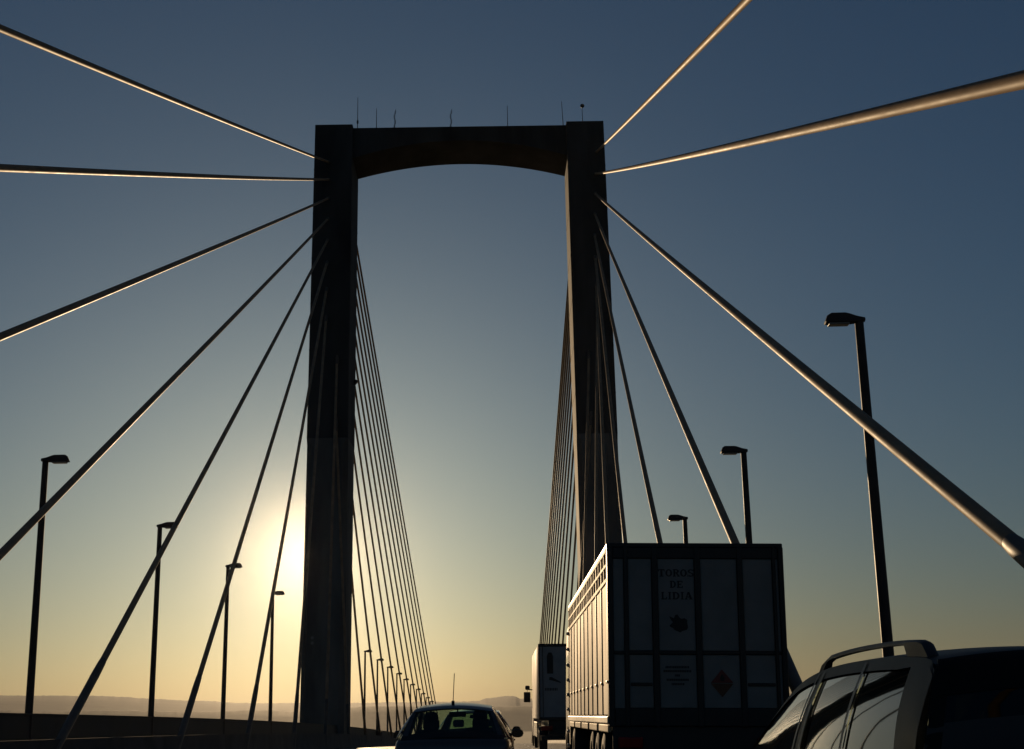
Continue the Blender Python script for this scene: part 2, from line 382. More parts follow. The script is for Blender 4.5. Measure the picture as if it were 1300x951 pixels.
# ---- stay cables
ORD = ['topmost', 'second', 'third', 'fourth', 'fifth', 'sixth', 'seventh', 'eighth', 'ninth', 'tenth', 'eleventh', 'twelfth']
def cable(T, B, label, group, rad=.1, pipe=2.6):
    T = Vector(T); B = Vector(B); L = (T-B).length; sag = .11*(L/110)**2
    t = thing('stay_cable', label, 'cable', B, group=group)
    d = (T-B).normalized()
    n = 14
    pts = [B+(T-B)*(i/n)-Vector((0, 0, sag*4*(i/n)*(1-i/n))) for i in range(n+1)]
    m_ = MB(); m_.tube(pts, rad, 16); part(t, 'strand_pipe', m_, M['cable'], 40, world=True)
    d0 = (pts[1]-pts[0]).normalized(); pipe = (2.45 if B.x < CX else 2.2)/d0.z
    m_ = MB(); m_.tube([B-d0*.8, B+d0*(pipe-.7), B+d0*(pipe-.1), B+d0*(pipe+.05)], [rad*1.22, rad*1.22, rad*1.12, rad*1.02], 16)
    a = part(t, 'anchor_pipe', m_, M['cable_base'], 40, world=True)
    m_ = MB(); m_.tube([B+d0*(pipe-1.0), B+d0*(pipe-.85)], rad*1.25, 16); part(a, 'collar', m_, M['cable_base'], 40, world=True)
    d1 = (pts[-1]-pts[-2]).normalized()
    m_ = MB(); m_.tube([T-d1*.7, T-d1*.62, T+d1*.5], [rad*1.1, rad*1.5, rad*1.5], 12); part(t, 'tower_socket', m_, M['cable_base'], 40, world=True)
AZ = [46.12, 44.53, 42.81, 40.96, 39.05, 37.1, 34.74, 32.27, 28.74, 23.3]
NYL = [-16.2, -3.35, 9.45, 22.5, 35.65, 49.2, 62.35, 76.35, 89.9, 103.6]
NYR = [-17.2, -4.45, 8.6, 21.8, 35.1, 48.95, 62.2, 75.9, 89.6, 103.2]
AZR = [46.7, 44.7]+[a+.1 for a in AZ[2:]]
CLX, CRX = -11.5, 5.05
for i in range(10):
    xt = -14.1 if i < 8 else -13.15
    cable((xt, YF, AZ[i]+EYE), (CLX, NYL[i], EYE-.6+crest(NYL[i])),
          '%s stay cable of the near fan on the left tower leg, counted from the top' % ORD[i], 'near cables of the left leg')
    cable((8.8-.1*min(i, 4) if i < 8 else 7.6, YF, AZR[i]+EYE), (CRX, NYR[i], EYE-.6+crest(NYR[i])),
          '%s stay cable of the near fan on the right tower leg, counted from the top' % ORD[i], 'near cables of the right leg')
FZ = [45.6, 44.2, 42.5, 40.8, 39.0, 37.2, 35.2, 33.0, 30.5, 27.6, 24.0, 19.5]
for i in range(12):
    yb = 116.4+13.85*(11-i)
    for sg, xt, xb, wd in ((-1, -13.1, CLX, 'left'), (1, 7.3, 5.5, 'right')):
        cable((xt, YB, FZ[i]+EYE), (xb, yb, EYE-.6+crest(yb)),
              '%s stay cable of the far fan behind the %s tower leg, counted from the top' % (ORD[i], wd), 'far cables of the %s leg' % wd, rad=.095)

# ---- street lamps
LAMPH = 7.45+EYE
def lamp_proto():
    t = bpy.data.objects.new('street_lamp', None); COL.link(t)
    m_ = MB(); m_.tube([(0, 0, -.2), (0, 0, LAMPH*.5), (0, 0, LAMPH-.03)], .112, 10, r1=.085); part(t, 'pole', m_, M['lamp'], 40)
    m_ = MB(); m_.tube([(0, 0, .0), (0, 0, .9), (0, 0, .95)], [.17, .17, .13], 10); part(t, 'pole_base', m_, M['lamp'], 40)
    # head: reaches toward +x (the road); wedge that is thin at the pole and thick at the lamp
    m_ = MB(); rings = []
    for x, zt, zb, w in ((-.11, .0, -.10, .08), (.04, .03, -.12, .1), (.2, .08, -.13, .13), (.27, .095, -.135, .14), (.54, .095, -.135, .14), (.61, .05, -.13, .12), (.66, -.06, -.13, .1)):
        rings.append([(x, -w, zb+.02), (x, -w, (zt+zb)/2), (x, -w*.75, zt-.02), (x, 0, zt), (x, w*.75, zt-.02), (x, w, (zt+zb)/2), (x, w, zb+.02), (x, 0, zb)])
    m_.loft([[(p[0], p[1], p[2]+LAMPH) for p in r_] for r_ in rings]); h = part(t, 'lamp_head', m_, M['lamp'], 35)
    m_ = MB(); m_.cbox(.2, .6, -.1, .1, LAMPH-.155, LAMPH-.11, .015); part(h, 'lens', m_, M['lamp_lens'])
    return t
proto = lamp_proto()
I0, SP = 2.8907, 13.0
NL = ['tallest lamp of the left row, nearest the left edge of the picture', 'second lamp of the left row, crossed by the fifth cable',
      'third lamp of the left row, between two slanting cables', 'fourth lamp of the left row, just before the left tower leg']
first = True
def place_lamp(x, y, rz, label, group):
    global first
    o = proto if first else copy_tree(proto); first = False
    o.location = (x, y, crest(y)); o.rotation_euler = (R(random.uniform(-.25, .25)), R(random.uniform(-.25, .25)), rz+R(random.uniform(-3, 3))); tag(o, label, 'street lamp', group)
for n in range(4):
    place_lamp(-12.86, (I0+n)*SP, 0, 'slim street lamp, '+NL[n], 'street lamps along the left parapet')
for n in range(7, 17):
    place_lamp(-12.86, (I0+n)*SP, 0, 'slim street lamp, %s beyond the left tower leg, seen between the far cables' % ORD[n-7].replace('topmost', 'first'), 'street lamps along the left parapet')
for n, lab in ((-1, 'large street lamp rising behind the dark estate car on the right'), (0, 'street lamp rising behind the right end of the livestock trailer'), (1, 'short looking street lamp above the middle of the livestock trailer roof')):
    place_lamp(7.08, (I0+n)*SP+.36, math.pi, lab, 'street lamps along the right parapet')
# electrical cabinet on the far parapet
t = thing('roadside_cabinet', 'small dark cabinet on the left parapet just beyond the tower', 'cabinet', (-12.5, 140, crest(140)+EYE-1.1))
m_ = MB(); m_.cbox(-.28, .28, -.25, .25, 0, 1.3, .03); b_ = part(t, 'housing', m_, M['parapet'])
m_ = MB(); m_.cbox(-.33, .33, -.3, .3, 1.3, 1.36, .015); part(t, 'roof_cap', m_, M['parapet'])
m_ = MB(); m_.box(-.23, .23, -.262, -.252, .1, 1.2); part(t, 'door', m_, M['lamp'])
m_ = MB(); m_.box(-.2, .2, -.2, .2, -.8, 0); part(t, 'plinth', m_, M['barrier'])

# ================================================================== VEHICLES
def wheel(par, x, y, r, w, sg, rim='alloy'):
    n = 28
    prof = [(0.62, .0), (0.80, .0), (.95, .06), (1, .2), (1, .8), (.95, .94), (.80, 1.0), (.62, 1.0)]
    m_ = MB(); rings = []
    for k in range(n+1):
        a = 2*math.pi*k/n
        rings.append([(x+sg*w*(q-1), y+math.cos(a)*r*p, r+math.sin(a)*r*p) for p, q in prof])
    m_.loft(rings, cap=False, closed=False)
    e = bpy.data.objects.new('wheel', m_.mesh('wheel', M['rubber'], 40)); e.parent = par; COL.link(e)
    m_ = MB()
    for k in range(5):
        a = 2*math.pi*k/5
        def q(rr, da, dx): return (x+sg*dx, y+math.cos(a+da)*rr*r, r+math.sin(a+da)*rr*r)
        m_.add([q(.12, -.6, -.03), q(.6, -.22, -.015), q(.6, .22, -.015), q(.12, .6, -.03), q(.12, -.6, -.06), q(.6, -.22, -.05), q(.6, .22, -.05), q(.12, .6, -.06)],
               [(0,1,2,3),(7,6,5,4),(0,4,5,1),(1,5,6,2),(2,6,7,3),(3,7,4,0)])
    m_.tube([(x-sg*.07, y, r), (x-sg*.02, y, r)], r*.16, 12); m_.tube([(x-sg*.16, y, r), (x-sg*.10, y, r)], r*.62, 20)
    part(e, 'rim', m_, M[rim], 30)

def car(name, label, loc, P, paint, rot=(0, 0, 0), rails=False, detail=True, privacy=False):
    """hatchback / estate; local frame: y forward from the rear bumper, x right, z up"""
    t = thing(name, label, 'car', loc, rot)
    L, w, zb = P['L'], P['w'], P['zb']; paintm = M[paint]
    U = chaikin(P['upper'], 3)          # (y, half width, z) edge between side and top, rear glass base -> cowl
    B = chaikin(P['belt'], 2)           # (y, half width, z) belt line
    def U_(y): return interp(U, y)
    def B_(y): return interp(B, y)
    def side(sg, y, k, ins=0.0):
        xb, z0 = B_(y); xu, z1 = U_(y)
        bul = .022*math.sin(math.pi*k)
        return Vector((sg*(xb+(xu-xb)*k+bul-ins), y, z0+(z1-z0)*k))
    def top(y, s, ins=0.0):
        xu, z1 = U_(y); cr = P['crown']
        return Vector((s*xu, y, z1+cr*(1-s*s)-ins))
    # lower body
    tl = chaikin(P['topline'], 2); wl_ = chaikin([(0, w*.80), (.0, w*.93), (.25, w*.985), (1.0, w), (L-1.1, w), (L-.4, w*.93), (L-.05, w*.82), (L, w*.55)], 2)
    m_ = MB(); rings = []
    ys = [0, .03, .08, .15, .25]+[.25+(L-.5)*i/18 for i in range(1, 19)]+[L-.15, L-.06, L-.02, L]
    for y in ys:
        ww = interp(wl_, y)[0]; zt = interp(tl, y)[0]
        e = max(0, 1-min(y, L-y)/.12); zlo = .20+.14*e*e; zt -= .05*e*e
        half = [(0, zlo), (ww*.82, zlo), (ww*.95, zlo+.07), (ww*.995, .42), (ww*1.0, .58*zt+.08), (ww*.995, zt-.12), (ww*.97, zt-.03), (ww*.93, zt), (ww*.5, zt+.012), (0, zt+.016)]
        rings.append([(x, y, z) for x, z in half]+[(-x, y, z) for x, z in reversed(half[1:-1])])
    m_.loft(rings); body = part(t, 'body', m_, paintm, 35)
    # pillars and roof in paint
    y_r0, y_r1, y_f1, y_f0 = P['y_r0'], P['y_r1'], P['y_f1'], P['y_f0']
    m_ = MB(); m_.grid(lambda u, v: top(y_r1+(y_f1-y_r1)*u, -1+2*v), 24, 16); m_.grid(lambda u, v: top(y_r1+(y_f1-y_r1)*u, -1+2*v, .035), 24, 16)
    roof = part(t, 'roof', m_, paintm, 40)
    for sg in (-1, 1):
        m_ = MB(); hd = P.get('header', .12)
        # cant rail along the whole upper edge
        m_.grid(lambda u, v: side(sg, y_r0+.02+(y_f0-y_r0-.04)*u, 1-hd*(1-v)*min(1, 4.0*u+.3, 4.0*(1-u)+.3)), 40, 3)
        m_.grid(lambda u, v: side(sg, y_r0+.02+(y_f0-y_r0-.04)*u, 1-hd*(1-v)*min(1, 4.0*u+.3, 4.0*(1-u)+.3), .05), 40, 2)
        # edge roll to the top
        for ya, yb in ((y_f1, y_f0), (y_r0, y_r1)):
            m_.grid(lambda u, v: top(ya+(yb-ya)*u, sg*(1-.10*v)), 10, 3)
        for (b0, b1, t0, t1) in P['pillars']:
            m_.grid(lambda u, v: side(sg, (b0+(b1-b0)*u)*(1-v)+(t0+(t1-t0)*u)*v, v), 3, 10)
            m_.grid(lambda u, v: side(sg, (b0+(b1-b0)*u)*(1-v)+(t0+(t1-t0)*u)*v, v, .04), 3, 6)
        part(body, 'pillars', m_, paintm, 45)
        m_ = MB()                                    # black window surround
        for (b0, b1, t0, t1) in P.get('frames', []):
            m_.grid(lambda u, v: side(sg, (b0+(b1-b0)*u)*(1-v)+(t0+(t1-t0)*u)*v, v*.97, -.006), 2, 8)
        m_.grid(lambda u, v: side(sg, y_r0+.1+(y_f0-y_r0-.2)*u, .05*v, -.006), 30, 1)
        part(body, 'window_trim', m_, M['trim'], 45)
        gm = M['glass_dark'] if privacy else M['glass']
        for q, (b0, b1, t0, t1) in enumerate(P['windows']):
            m_ = MB(); m_.grid(lambda u, v: side(sg, (b0+(b1-b0)*u)*(1-v)+(t0+(t1-t0)*u)*v, v, .012), 8, 8); part(t, 'side_window', m_, gm, 60)
        # mirror, handles
        xb, z0 = B_(P['mirror_y'])
        my, mz = P['mirror_y'], z0+P.get('mirror_dz', .07); xa = xb+.115
        m_ = MB(); rings = []
        for k in range(9):
            a = -1+2*k/8; rr = math.sqrt(max(.02, 1-abs(a)**3))
            rings.append([(sg*(xa+a*.095), my+.02+.065*rr*math.cos(2*math.pi*q/14), mz+.065*rr*math.sin(2*math.pi*q/14)) for q in range(14)])
        m_.loft(rings); m_.hexa([(sg*(xb-.03), my, mz-.05), (sg*(xb+.06), my, mz-.03), (sg*(xb+.06), my+.05, mz-.03), (sg*(xb-.03), my+.05, mz-.05), (sg*(xb-.03), my, mz-.01), (sg*(xb+.06), my, mz+.0), (sg*(xb+.06), my+.05, mz+.0), (sg*(xb-.03), my+.05, mz-.01)])
        mi = part(t, 'door_mirror', m_, M['trim'], 40)
        m_ = MB(); m_.prism([(xa-.08, mz-.04), (xa+.08, mz-.045), (xa+.085, mz+.035), (xa-.07, mz+.045)], lambda a, c: (sg*a, my-.046, c), lambda a, c: (sg*a, my-.040, c)); part(mi, 'mirror_glass', m_, M['black_paint'])
        for hy in P['handles']:
            xs = interp(wl_, hy)[0]
            m_ = MB(); m_.cbox(min(sg*(xs-.01), sg*(xs+.03)), max(sg*(xs-.01), sg*(xs+.03)), hy, hy+.2, zb-.17, zb-.135, .012); part(t, 'door_handle', m_, paintm)
    # glass front and rear
    m_ = MB(); dy = min(.06, (y_r1-y_r0)*.3)
    m_.grid(lambda u, v: top(y_r0-.01+dy*u, -1+2*v), 3, 16, .02)
    for sg in (-1, 1): m_.grid(lambda u, v: top(y_r0+(y_r1-y_r0)*u, sg*(.84+.12*v), .02), 8, 2)
    m_.hexa([(-w*.9, .02, zb-.1), (w*.9, .02, zb-.1), (w*.9, .12, zb-.1), (-w*.9, .12, zb-.1), (-w*.84, y_r0+.02, zb+.07), (w*.84, y_r0+.02, zb+.07), (w*.84, y_r0+.1, zb+.07), (-w*.84, y_r0+.1, zb+.07)])
    part(t, 'tailgate_frame', m_, M['trim'], 45)
    m_ = MB(); m_.grid(lambda u, v: top(y_r0+.03+(y_r1-y_r0-.03)*u, -.9+1.8*v, .012), 10, 14); part(t, 'rear_window', m_, M['glass_dark'] if privacy else M['glass'], 60)
    m_ = MB(); m_.grid(lambda u, v: top(y_f1+(y_f0-y_f1)*u, -.92+1.84*v, .012), 10, 14); part(t, 'windscreen', m_, M['glass'], 60)
    m_ = MB()                                        # tailgate edge and spoiler lip
    m_.grid(lambda u, v: top(y_r1-.10+.12*u, -.97+1.94*v, -.012), 2, 14, .02); part(roof, 'spoiler', m_, paintm, 50)
    # rear face details
    m_ = MB(); m_.cbox(-w*.92, w*.92, -.07, .16, .32, .56, .05); part(t, 'rear_bumper', m_, paintm, 40)
    for sg in (-1, 1):
        a, b = sorted((sg*w*.70, sg*w*.93)); m_ = MB(); m_.cbox(a, b, -.012, .1, .60, zb-.11, .03); part(t, 'tail_light', m_, M['tail_red'], 40)
        a, b = sorted((sg*w*.45, sg*w*.78)); m_ = MB(); m_.cbox(a, b, L-.16, L+.01, .56, .70, .03); part(t, 'headlight', m_, M['lamp_clear'], 40)
        for y in P['axles']: wheel(t, sg*(w-.005), y, .31, .19, sg)
    m_ = MB(); m_.box(-.26, .26, -.082, -.072, .62-.02, .71); part(t, 'number_plate', m_, M['plate'])
    # cabin
    m_ = MB(); m_.box(-w*.86, w*.86, .3, L-1.3, .28, .36); m_.box(-w*.80, w*.80, y_f0-.55, y_f0-.05, .6, zb+.0)
    m_.box(-w*.82, w*.82, .12, P['seat_r'], .36, zb-.12); part(t, 'cabin_floor', m_, M['interior'])
    for sy, xs in ((P['seat_f'], (-.36, .36)), (P['seat_r'], (-.38, .38))):
        for x in xs:
            m_ = MB(); zt_ = 1.0 if sy == P['seat_f'] else .90; m_.cbox(x-.25, x+.25, sy-.02, sy+.5, .36, .52, .05); m_.hexa([(x-.24, sy-.08, .5), (x+.24, sy-.08, .5), (x+.24, sy+.06, .5), (x-.24, sy+.06, .5), (x-.20, sy-.30, zt_), (x+.20, sy-.30, zt_), (x+.20, sy-.18, zt_), (x-.20, sy-.18, zt_)])
            st = part(t, 'seat', m_, M['interior'], 40)
            if sy == P['seat_r']: continue
            m_ = MB(); m_.cbox(x-.12, x+.12, sy-.33, sy-.24, 1.03, 1.19, .04); part(st, 'headrest', m_, M['interior'], 50)
    m_ = MB(); zr = U_(y_f1)[1]
    m_.cbox(-.13, .13, y_f1+.02, y_f1+.06, zr-.12, zr-.04, .015); m_.tube([(0, y_f1+.05, zr-.06), (0, y_f1+.1, zr+.02)], .012, 6); part(t, 'rear_view_mirror', m_, M['trim'], 40)
    if rails:
        for sg in (-1, 1):
            ya, yb = P['rail']; m_ = MB(); rings = []; N = 26
            for i in range(N+1):
                u = i/N; y = ya+(yb-ya)*u; xu, z1 = U_(y)
                hgt = .074*min(1, (u/.05)**.6 if u < .05 else 1, ((1-u)/.10)**.6 if u > .9 else 1); th = .02
                cx_, base = sg*(xu-.045), z1+.012
                solid = u < .16 or u > .93
                zl = base-.02 if solid else base+hgt-.026
                wv = .03 if solid else .02
                zt_ = max(base+hgt, zl+.01)
                rings.append([(cx_-wv, y, zl), (cx_+wv, y, zl), (cx_+wv*1.0, y, zt_-.012), (cx_+wv*.5, y, zt_), (cx_-wv*.5, y, zt_), (cx_-wv, y, zt_-.012)])
            m_.loft(rings); part(t, 'roof_rail', m_, M['rail'], 40)
    return t, top, side, U_

# ---- silver hatchback ahead in our lane
HATCH = dict(L=3.85, w=.82, zb=.90, crown=.05,
    upper=[(.12, .70, .90), (.22, .645, 1.06), (.36, .575, 1.27), (.62, .53, 1.335), (1.3, .535, 1.37), (1.9, .54, 1.365), (2.4, .55, 1.31), (2.75, .62, 1.12), (3.1, .70, .93)],
    belt=[(.12, .775, .94), (1.2, .80, .91), (3.1, .79, .88)], topline=[(0, .84), (.06, .92), (.3, .92), (2.9, .89), (3.3, .80), (3.85, .62)],
    y_r0=.12, y_r1=.5, y_f1=2.2, y_f0=3.1,
    pillars=[(.12, .55, .3, .62), (1.38, 1.48, 1.42, 1.50)], frames=[(1.36, 1.50, 1.40, 1.52)],
    windows=[(.5, 1.4, .55, 1.42), (1.48, 2.95, 1.5, 2.5)], handles=[1.6], mirror_y=2.55, axles=[.62, 3.05], seat_f=1.75, seat_r=.95)
hb, htop, hside, hU = car('hatchback', 'silver hatchback with a roof aerial, driving ahead in the same lane', (-.69, 18.75, deck_z(-.6, 20)), HATCH, 'silver', rot=(0, R(.3), 0))
m_ = MB(); p = htop(.66, -.02); m_.tube([p+Vector((0, 0, -.01)), p+Vector((0, -.02, .05))], .022, 8); ab = part(hb, 'aerial_base', m_, M['trim'], 50)
m_ = MB(); m_.tube([p+Vector((0, -.02, .04)), p+Vector((.02, -.05, .43))], .006, 5); part(ab, 'aerial', m_, M['trim'])
# ---- maroon car in front of it
c2, *_ = car('saloon_car', 'sunlit edged car just ahead of the silver hatchback, mostly hidden behind it', (-.60, 28.6, deck_z(-.6, 30)), dict(HATCH, w=.84), 'red_paint')
# ---- estate car at the right edge
EST = dict(L=4.45, w=.875, zb=.93, crown=.055, header=.13,
    upper=[(.03, .80, .98), (.07, .755, 1.12), (.13, .685, 1.36), (.24, .645, 1.435), (.7, .635, 1.462), (1.2, .63, 1.477), (2.0, .63, 1.478), (2.7, .635, 1.45), (3.25, .665, 1.37), (3.75, .725, 1.17), (4.3, .80, .93)],
    belt=[(.03, .82, .99), (1.4, .86, .96), (2.6, .865, .93), (4.3, .84, .90)], topline=[(0, .90), (.05, .985), (.3, .99), (2.5, .94), (3.9, .91), (4.2, .82), (4.45, .62)],
    y_r0=.03, y_r1=.2, y_f1=2.95, y_f0=4.3,
    pillars=[(.03, .40, .16, .58), (2.40, 2.55, 2.46, 2.58)], frames=[(1.33, 1.38, 1.44, 1.49), (2.36, 2.42, 2.43, 2.48), (2.55, 2.60, 2.58, 2.62)],
    windows=[(.37, 1.34, .54, 1.45), (1.37, 2.41, 1.48, 2.47), (2.54, 4.2, 2.57, 3.4)], handles=[1.5, 2.65], mirror_y=3.62, mirror_dz=-.06, axles=[.85, 3.5], seat_f=2.2, seat_r=1.15, rail=(.40, 2.74))
est, etop, eside, eU = car('estate_car', 'dark grey estate car with roof rails, cut off at the lower right corner', (2.68, 6.25, deck_z(2.7, 8)+.04), EST, 'grey_paint', rails=True, privacy=True, rot=(0, R(1.0), 0))
m_ = MB(); p = etop(.5, -.02); m_.cbox(p.x-.05, p.x+.05, p.y-.09, p.y+.09, p.z-.02, p.z+.04, .03); part(est, 'aerial_base', m_, M['trim'], 50)

# ---- livestock trailer with tractor
TR = thing('livestock_lorry', 'livestock lorry with sunlit ribbed side and dark panelled rear reading TOROS DE LIDIA', 'lorry', (2.74, 19.4, deck_z(2.8, 25)+.06), (0, R(1.25), 0))
HW, LEN, ZF, ZR = 1.275, 11.6, 1.10, 3.62      # half width, length, floor, roof
m_ = MB(); m_.box(-HW+.05, HW-.05, .06, LEN-.02, ZF+.05, ZR-.52); m_.box(-HW+.05, HW-.05, .06, LEN-.02, ZR-.12, ZR-.06); trbody = part(TR, 'box_core', m_, M['truck_frame'])
m_ = MB(); m_.cbox(-HW, HW, -.02, LEN, ZR-.07, ZR-.0, .015); rf = part(TR, 'roof', m_, M['truck_frame'])
for x, w_ in ((-.55, .18), (-.05, .3), (.32, .1), (.85, .25), (1.08, .12)):
    m_ = MB(); m_.cbox(x-w_/2, x+w_/2, .3, .6, ZR-.0, ZR+.035, .01); part(rf, 'roof_hatch', m_, M['truck_frame'])
# rear wall: posts, rails, panels
m_ = MB(); m_.box(-HW+.03, HW-.03, .032, .055, ZF+.02, ZR-.08); part(TR, 'rear_backing', m_, M['truck_frame'])
posts = [(-HW, -HW+.085), (-HW+.24, -HW+.30), (-.63, -.545), (-.015, .07), (.60, .68), (1.11, 1.155), (HW-.075, HW)]
for a, b in posts:
    m_ = MB(); m_.cbox(a, b, -.05, .06, ZF-.06, ZR-.06, .012); part(TR, 'rear_post', m_, M['truck_frame'])
cols = [(-HW+.30, -.63), (-.545, -.015), (.07, .60), (.68, 1.11)]
rows = [(ZR-.22, 2.09), (2.03, 1.66), (1.60, 1.30)]
for a, b in [(-HW+.085, HW-.075)]:
    for z0, z1 in ((ZR-.225, ZR-.07), (2.035, 2.085), (ZF-.05, 1.295)):
        m_ = MB(); m_.cbox(a+.003, b-.003, -.035, .05, z0, z1, .01); part(TR, 'rear_rail', m_, M['truck_frame'])
for ci, (a, b) in enumerate(cols):
    m_ = MB(); m_.cbox(a+.004, b-.004, -.012, .03, 2.09, ZR-.23, .006); part(TR, 'rear_panel', m_, M['truck_panel'])
    m_ = MB(); m_.cbox(a+.004, b-.004, -.012, .03, 1.30, 2.03, .006); lp = part(TR, 'rear_panel', m_, M['truck_panel'])
    if ci in (0, 3):
        m_ = MB(); m_.cbox(a+.02, b-.02, -.035, -.013, 1.60, 1.645, .008); part(lp, 'latch_bar', m_, M['truck_frame'])
for a, b in ((-HW+.088, -HW+.237), (1.158, HW-.078)):
    m_ = MB(); m_.cbox(a, b, -.012, .03, ZF, ZR-.23, .006); part(TR, 'corner_panel', m_, M['truck_panel'])
# lettering in a heavy slab face, built from strokes on the second column
def glyph(m_, ch, x, z, w_, h, yk):
    s = w_*.27; t_ = h*.13
    def b(x0, x1, z0, z1): m_.box(x+x0*w_, x+x1*w_, yk-.004, yk, z+z0*h, z+z1*h)
    def poly(ps): m_.prism(ps, lambda a, c: (x+a*w_, yk-.004, z+c*h), lambda a, c: (x+a*w_, yk, z+c*h))
    def arc(cx, cz, rx, rz, a0, a1, thx=.26, thz=.13, n=14):
        for k in range(n):
            p0, p1 = a0+(a1-a0)*k/n, a0+(a1-a0)*(k+1)/n
            poly([(cx+math.cos(p0)*rx, cz+math.sin(p0)*rz), (cx+math.cos(p1)*rx, cz+math.sin(p1)*rz), (cx+math.cos(p1)*(rx-thx), cz+math.sin(p1)*(rz-thz)), (cx+math.cos(p0)*(rx-thx), cz+math.sin(p0)*(rz-thz))])
    pi = math.pi
    if ch == 'T': b(.36, .64, .1, .9); b(.02, .98, .87, 1); b(.02, .14, .70, .87); b(.86, .98, .70, .87); b(.22, .78, 0, .1)
    elif ch == 'O': arc(.5, .5, .5, .5, 0, 2*pi, n=22)
    elif ch == 'R': b(.1, .36, .1, .9); b(0, .5, .9, 1); b(0, .46, 0, .1); arc(.5, .73, .42, .27, -pi/2, pi/2); b(.36, .5, .46, .58); poly([(.42, .46), (.68, .48), (.98, .1), (.70, .1)]); b(.68, 1.02, 0, .1)
    elif ch == 'S': arc(.5, .74, .45, .26, .15*pi, 1.5*pi, .24); arc(.5, .26, .45, .26, -.85*pi, .5*pi, .24); b(.0, .1, .0, .3); b(.86, .96, .72, 1)
    elif ch == 'D': b(.1, .36, .1, .9); b(0, .45, .9, 1); b(0, .45, 0, .1); arc(.42, .5, .56, .5, -pi/2, pi/2)
    elif ch == 'E': b(.1, .36, .1, .9); b(0, .92, .88, 1); b(0, .95, 0, .12); b(.36, .66, .45, .56); b(.80, .92, .70, .88); b(.83, .95, .12, .3); b(.6, .7, .36, .64)
    elif ch == 'L': b(.1, .36, .1, .9); b(0, .48, .9, 1); b(0, .95, 0, .12); b(.82, .95, .12, .34)
    elif ch == 'I': b(.3, .7, .1, .9); b(.1, .9, .9, 1); b(.1, .9, 0, .1)
    elif ch == 'A': poly([(.40, 1), (.62, 1), (.98, .1), (.68, .1)]); poly([(.40, 1), (.50, .86), (.24, .1), (.10, .1)]); b(.28, .72, .28, .38); b(0, .36, 0, .1); b(.58, 1.06, 0, .1)
YK = -.0135
def word(txt, xc, z, h, wd, gap):
    ws = [wd*(.5 if c == 'I' else .8 if c in 'L' else 1) for c in txt]; tot = sum(ws)+gap*(len(txt)-1); x = xc-tot/2
    for c, w_ in zip(txt, ws):
        lm = MB(); glyph(lm, c, x, z, w_, h, YK); x += w_+gap
        part(TR, 'letter', lm, M['print'], label='black heavy letter %s of the rear lettering TOROS DE LIDIA' % c)
word('TOROS', -.275, 3.135, .105, .096, .010); word('DE', -.275, 2.975, .10, .088, .014); word('LIDIA', -.275, 2.81, .105, .106, .010)
# bull head emblem
m_ = MB()
def flat(ps, y0=YK): m_.prism(ps, lambda a, c: (a, y0-.004, c), lambda a, c: (a, y0, c))
bull = ((225,590),(250,602),(272,612),(285,580),(310,574),(322,600),(345,618),(375,610),(405,628),(402,660),(410,700),(395,725),(350,735),(335,750),(305,738),(270,722),(262,705),(240,700),(226,685),(245,665),(262,650),(245,630),(235,612))
flat([(-.26+(a-316)*.00144, 2.47-(b-662)*.00144) for a, b in bull])
part(TR, 'bull_emblem', m_, M['print'])
# small block of print, too small to read in the photograph
m_ = MB(); rnd = random.Random(4)
for z, x0, x1 in ((1.845, -.46, -.13), (1.79, -.49, -.10), (1.73, -.33, -.27), (1.67, -.45, -.14), (1.61, -.38, -.19)):
    x = x0
    while x < x1-.01:
        w_ = rnd.uniform(.012, .022); m_.box(x, x+w_, YK-.004, YK, z, z+.030); x += w_+.007
part(TR, 'small_print', m_, M['print'])['kind'] = 'stuff'
# hazard diamond
m_ = MB(); dx, dz, rr = .335, 1.64, .185
m_.prism([(dx-rr*.86, dz), (dx+rr*.86, dz), (dx, dz+rr)], lambda a, c: (a, YK-.012, c+.006), lambda a, c: (a, YK, c+.006)); dia = part(TR, 'hazard_sign', m_, M['sign_red'])
m_ = MB(); m_.prism([(dx-rr*.86, dz), (dx, dz-rr), (dx+rr*.86, dz)], lambda a, c: (a, YK-.012, c-.006), lambda a, c: (a, YK, c-.006)); part(dia, 'lower_half', m_, M['sign_orange'])
m_ = MB(); m_.prism([(dx-.02, dz+.03), (dx+.02, dz+.03), (dx+.03, dz+.07), (dx, dz+.13), (dx-.03, dz+.07)], lambda a, c: (a, YK-.0165, c), lambda a, c: (a, YK-.0125, c)); part(dia, 'flame_mark', m_, M['print'])
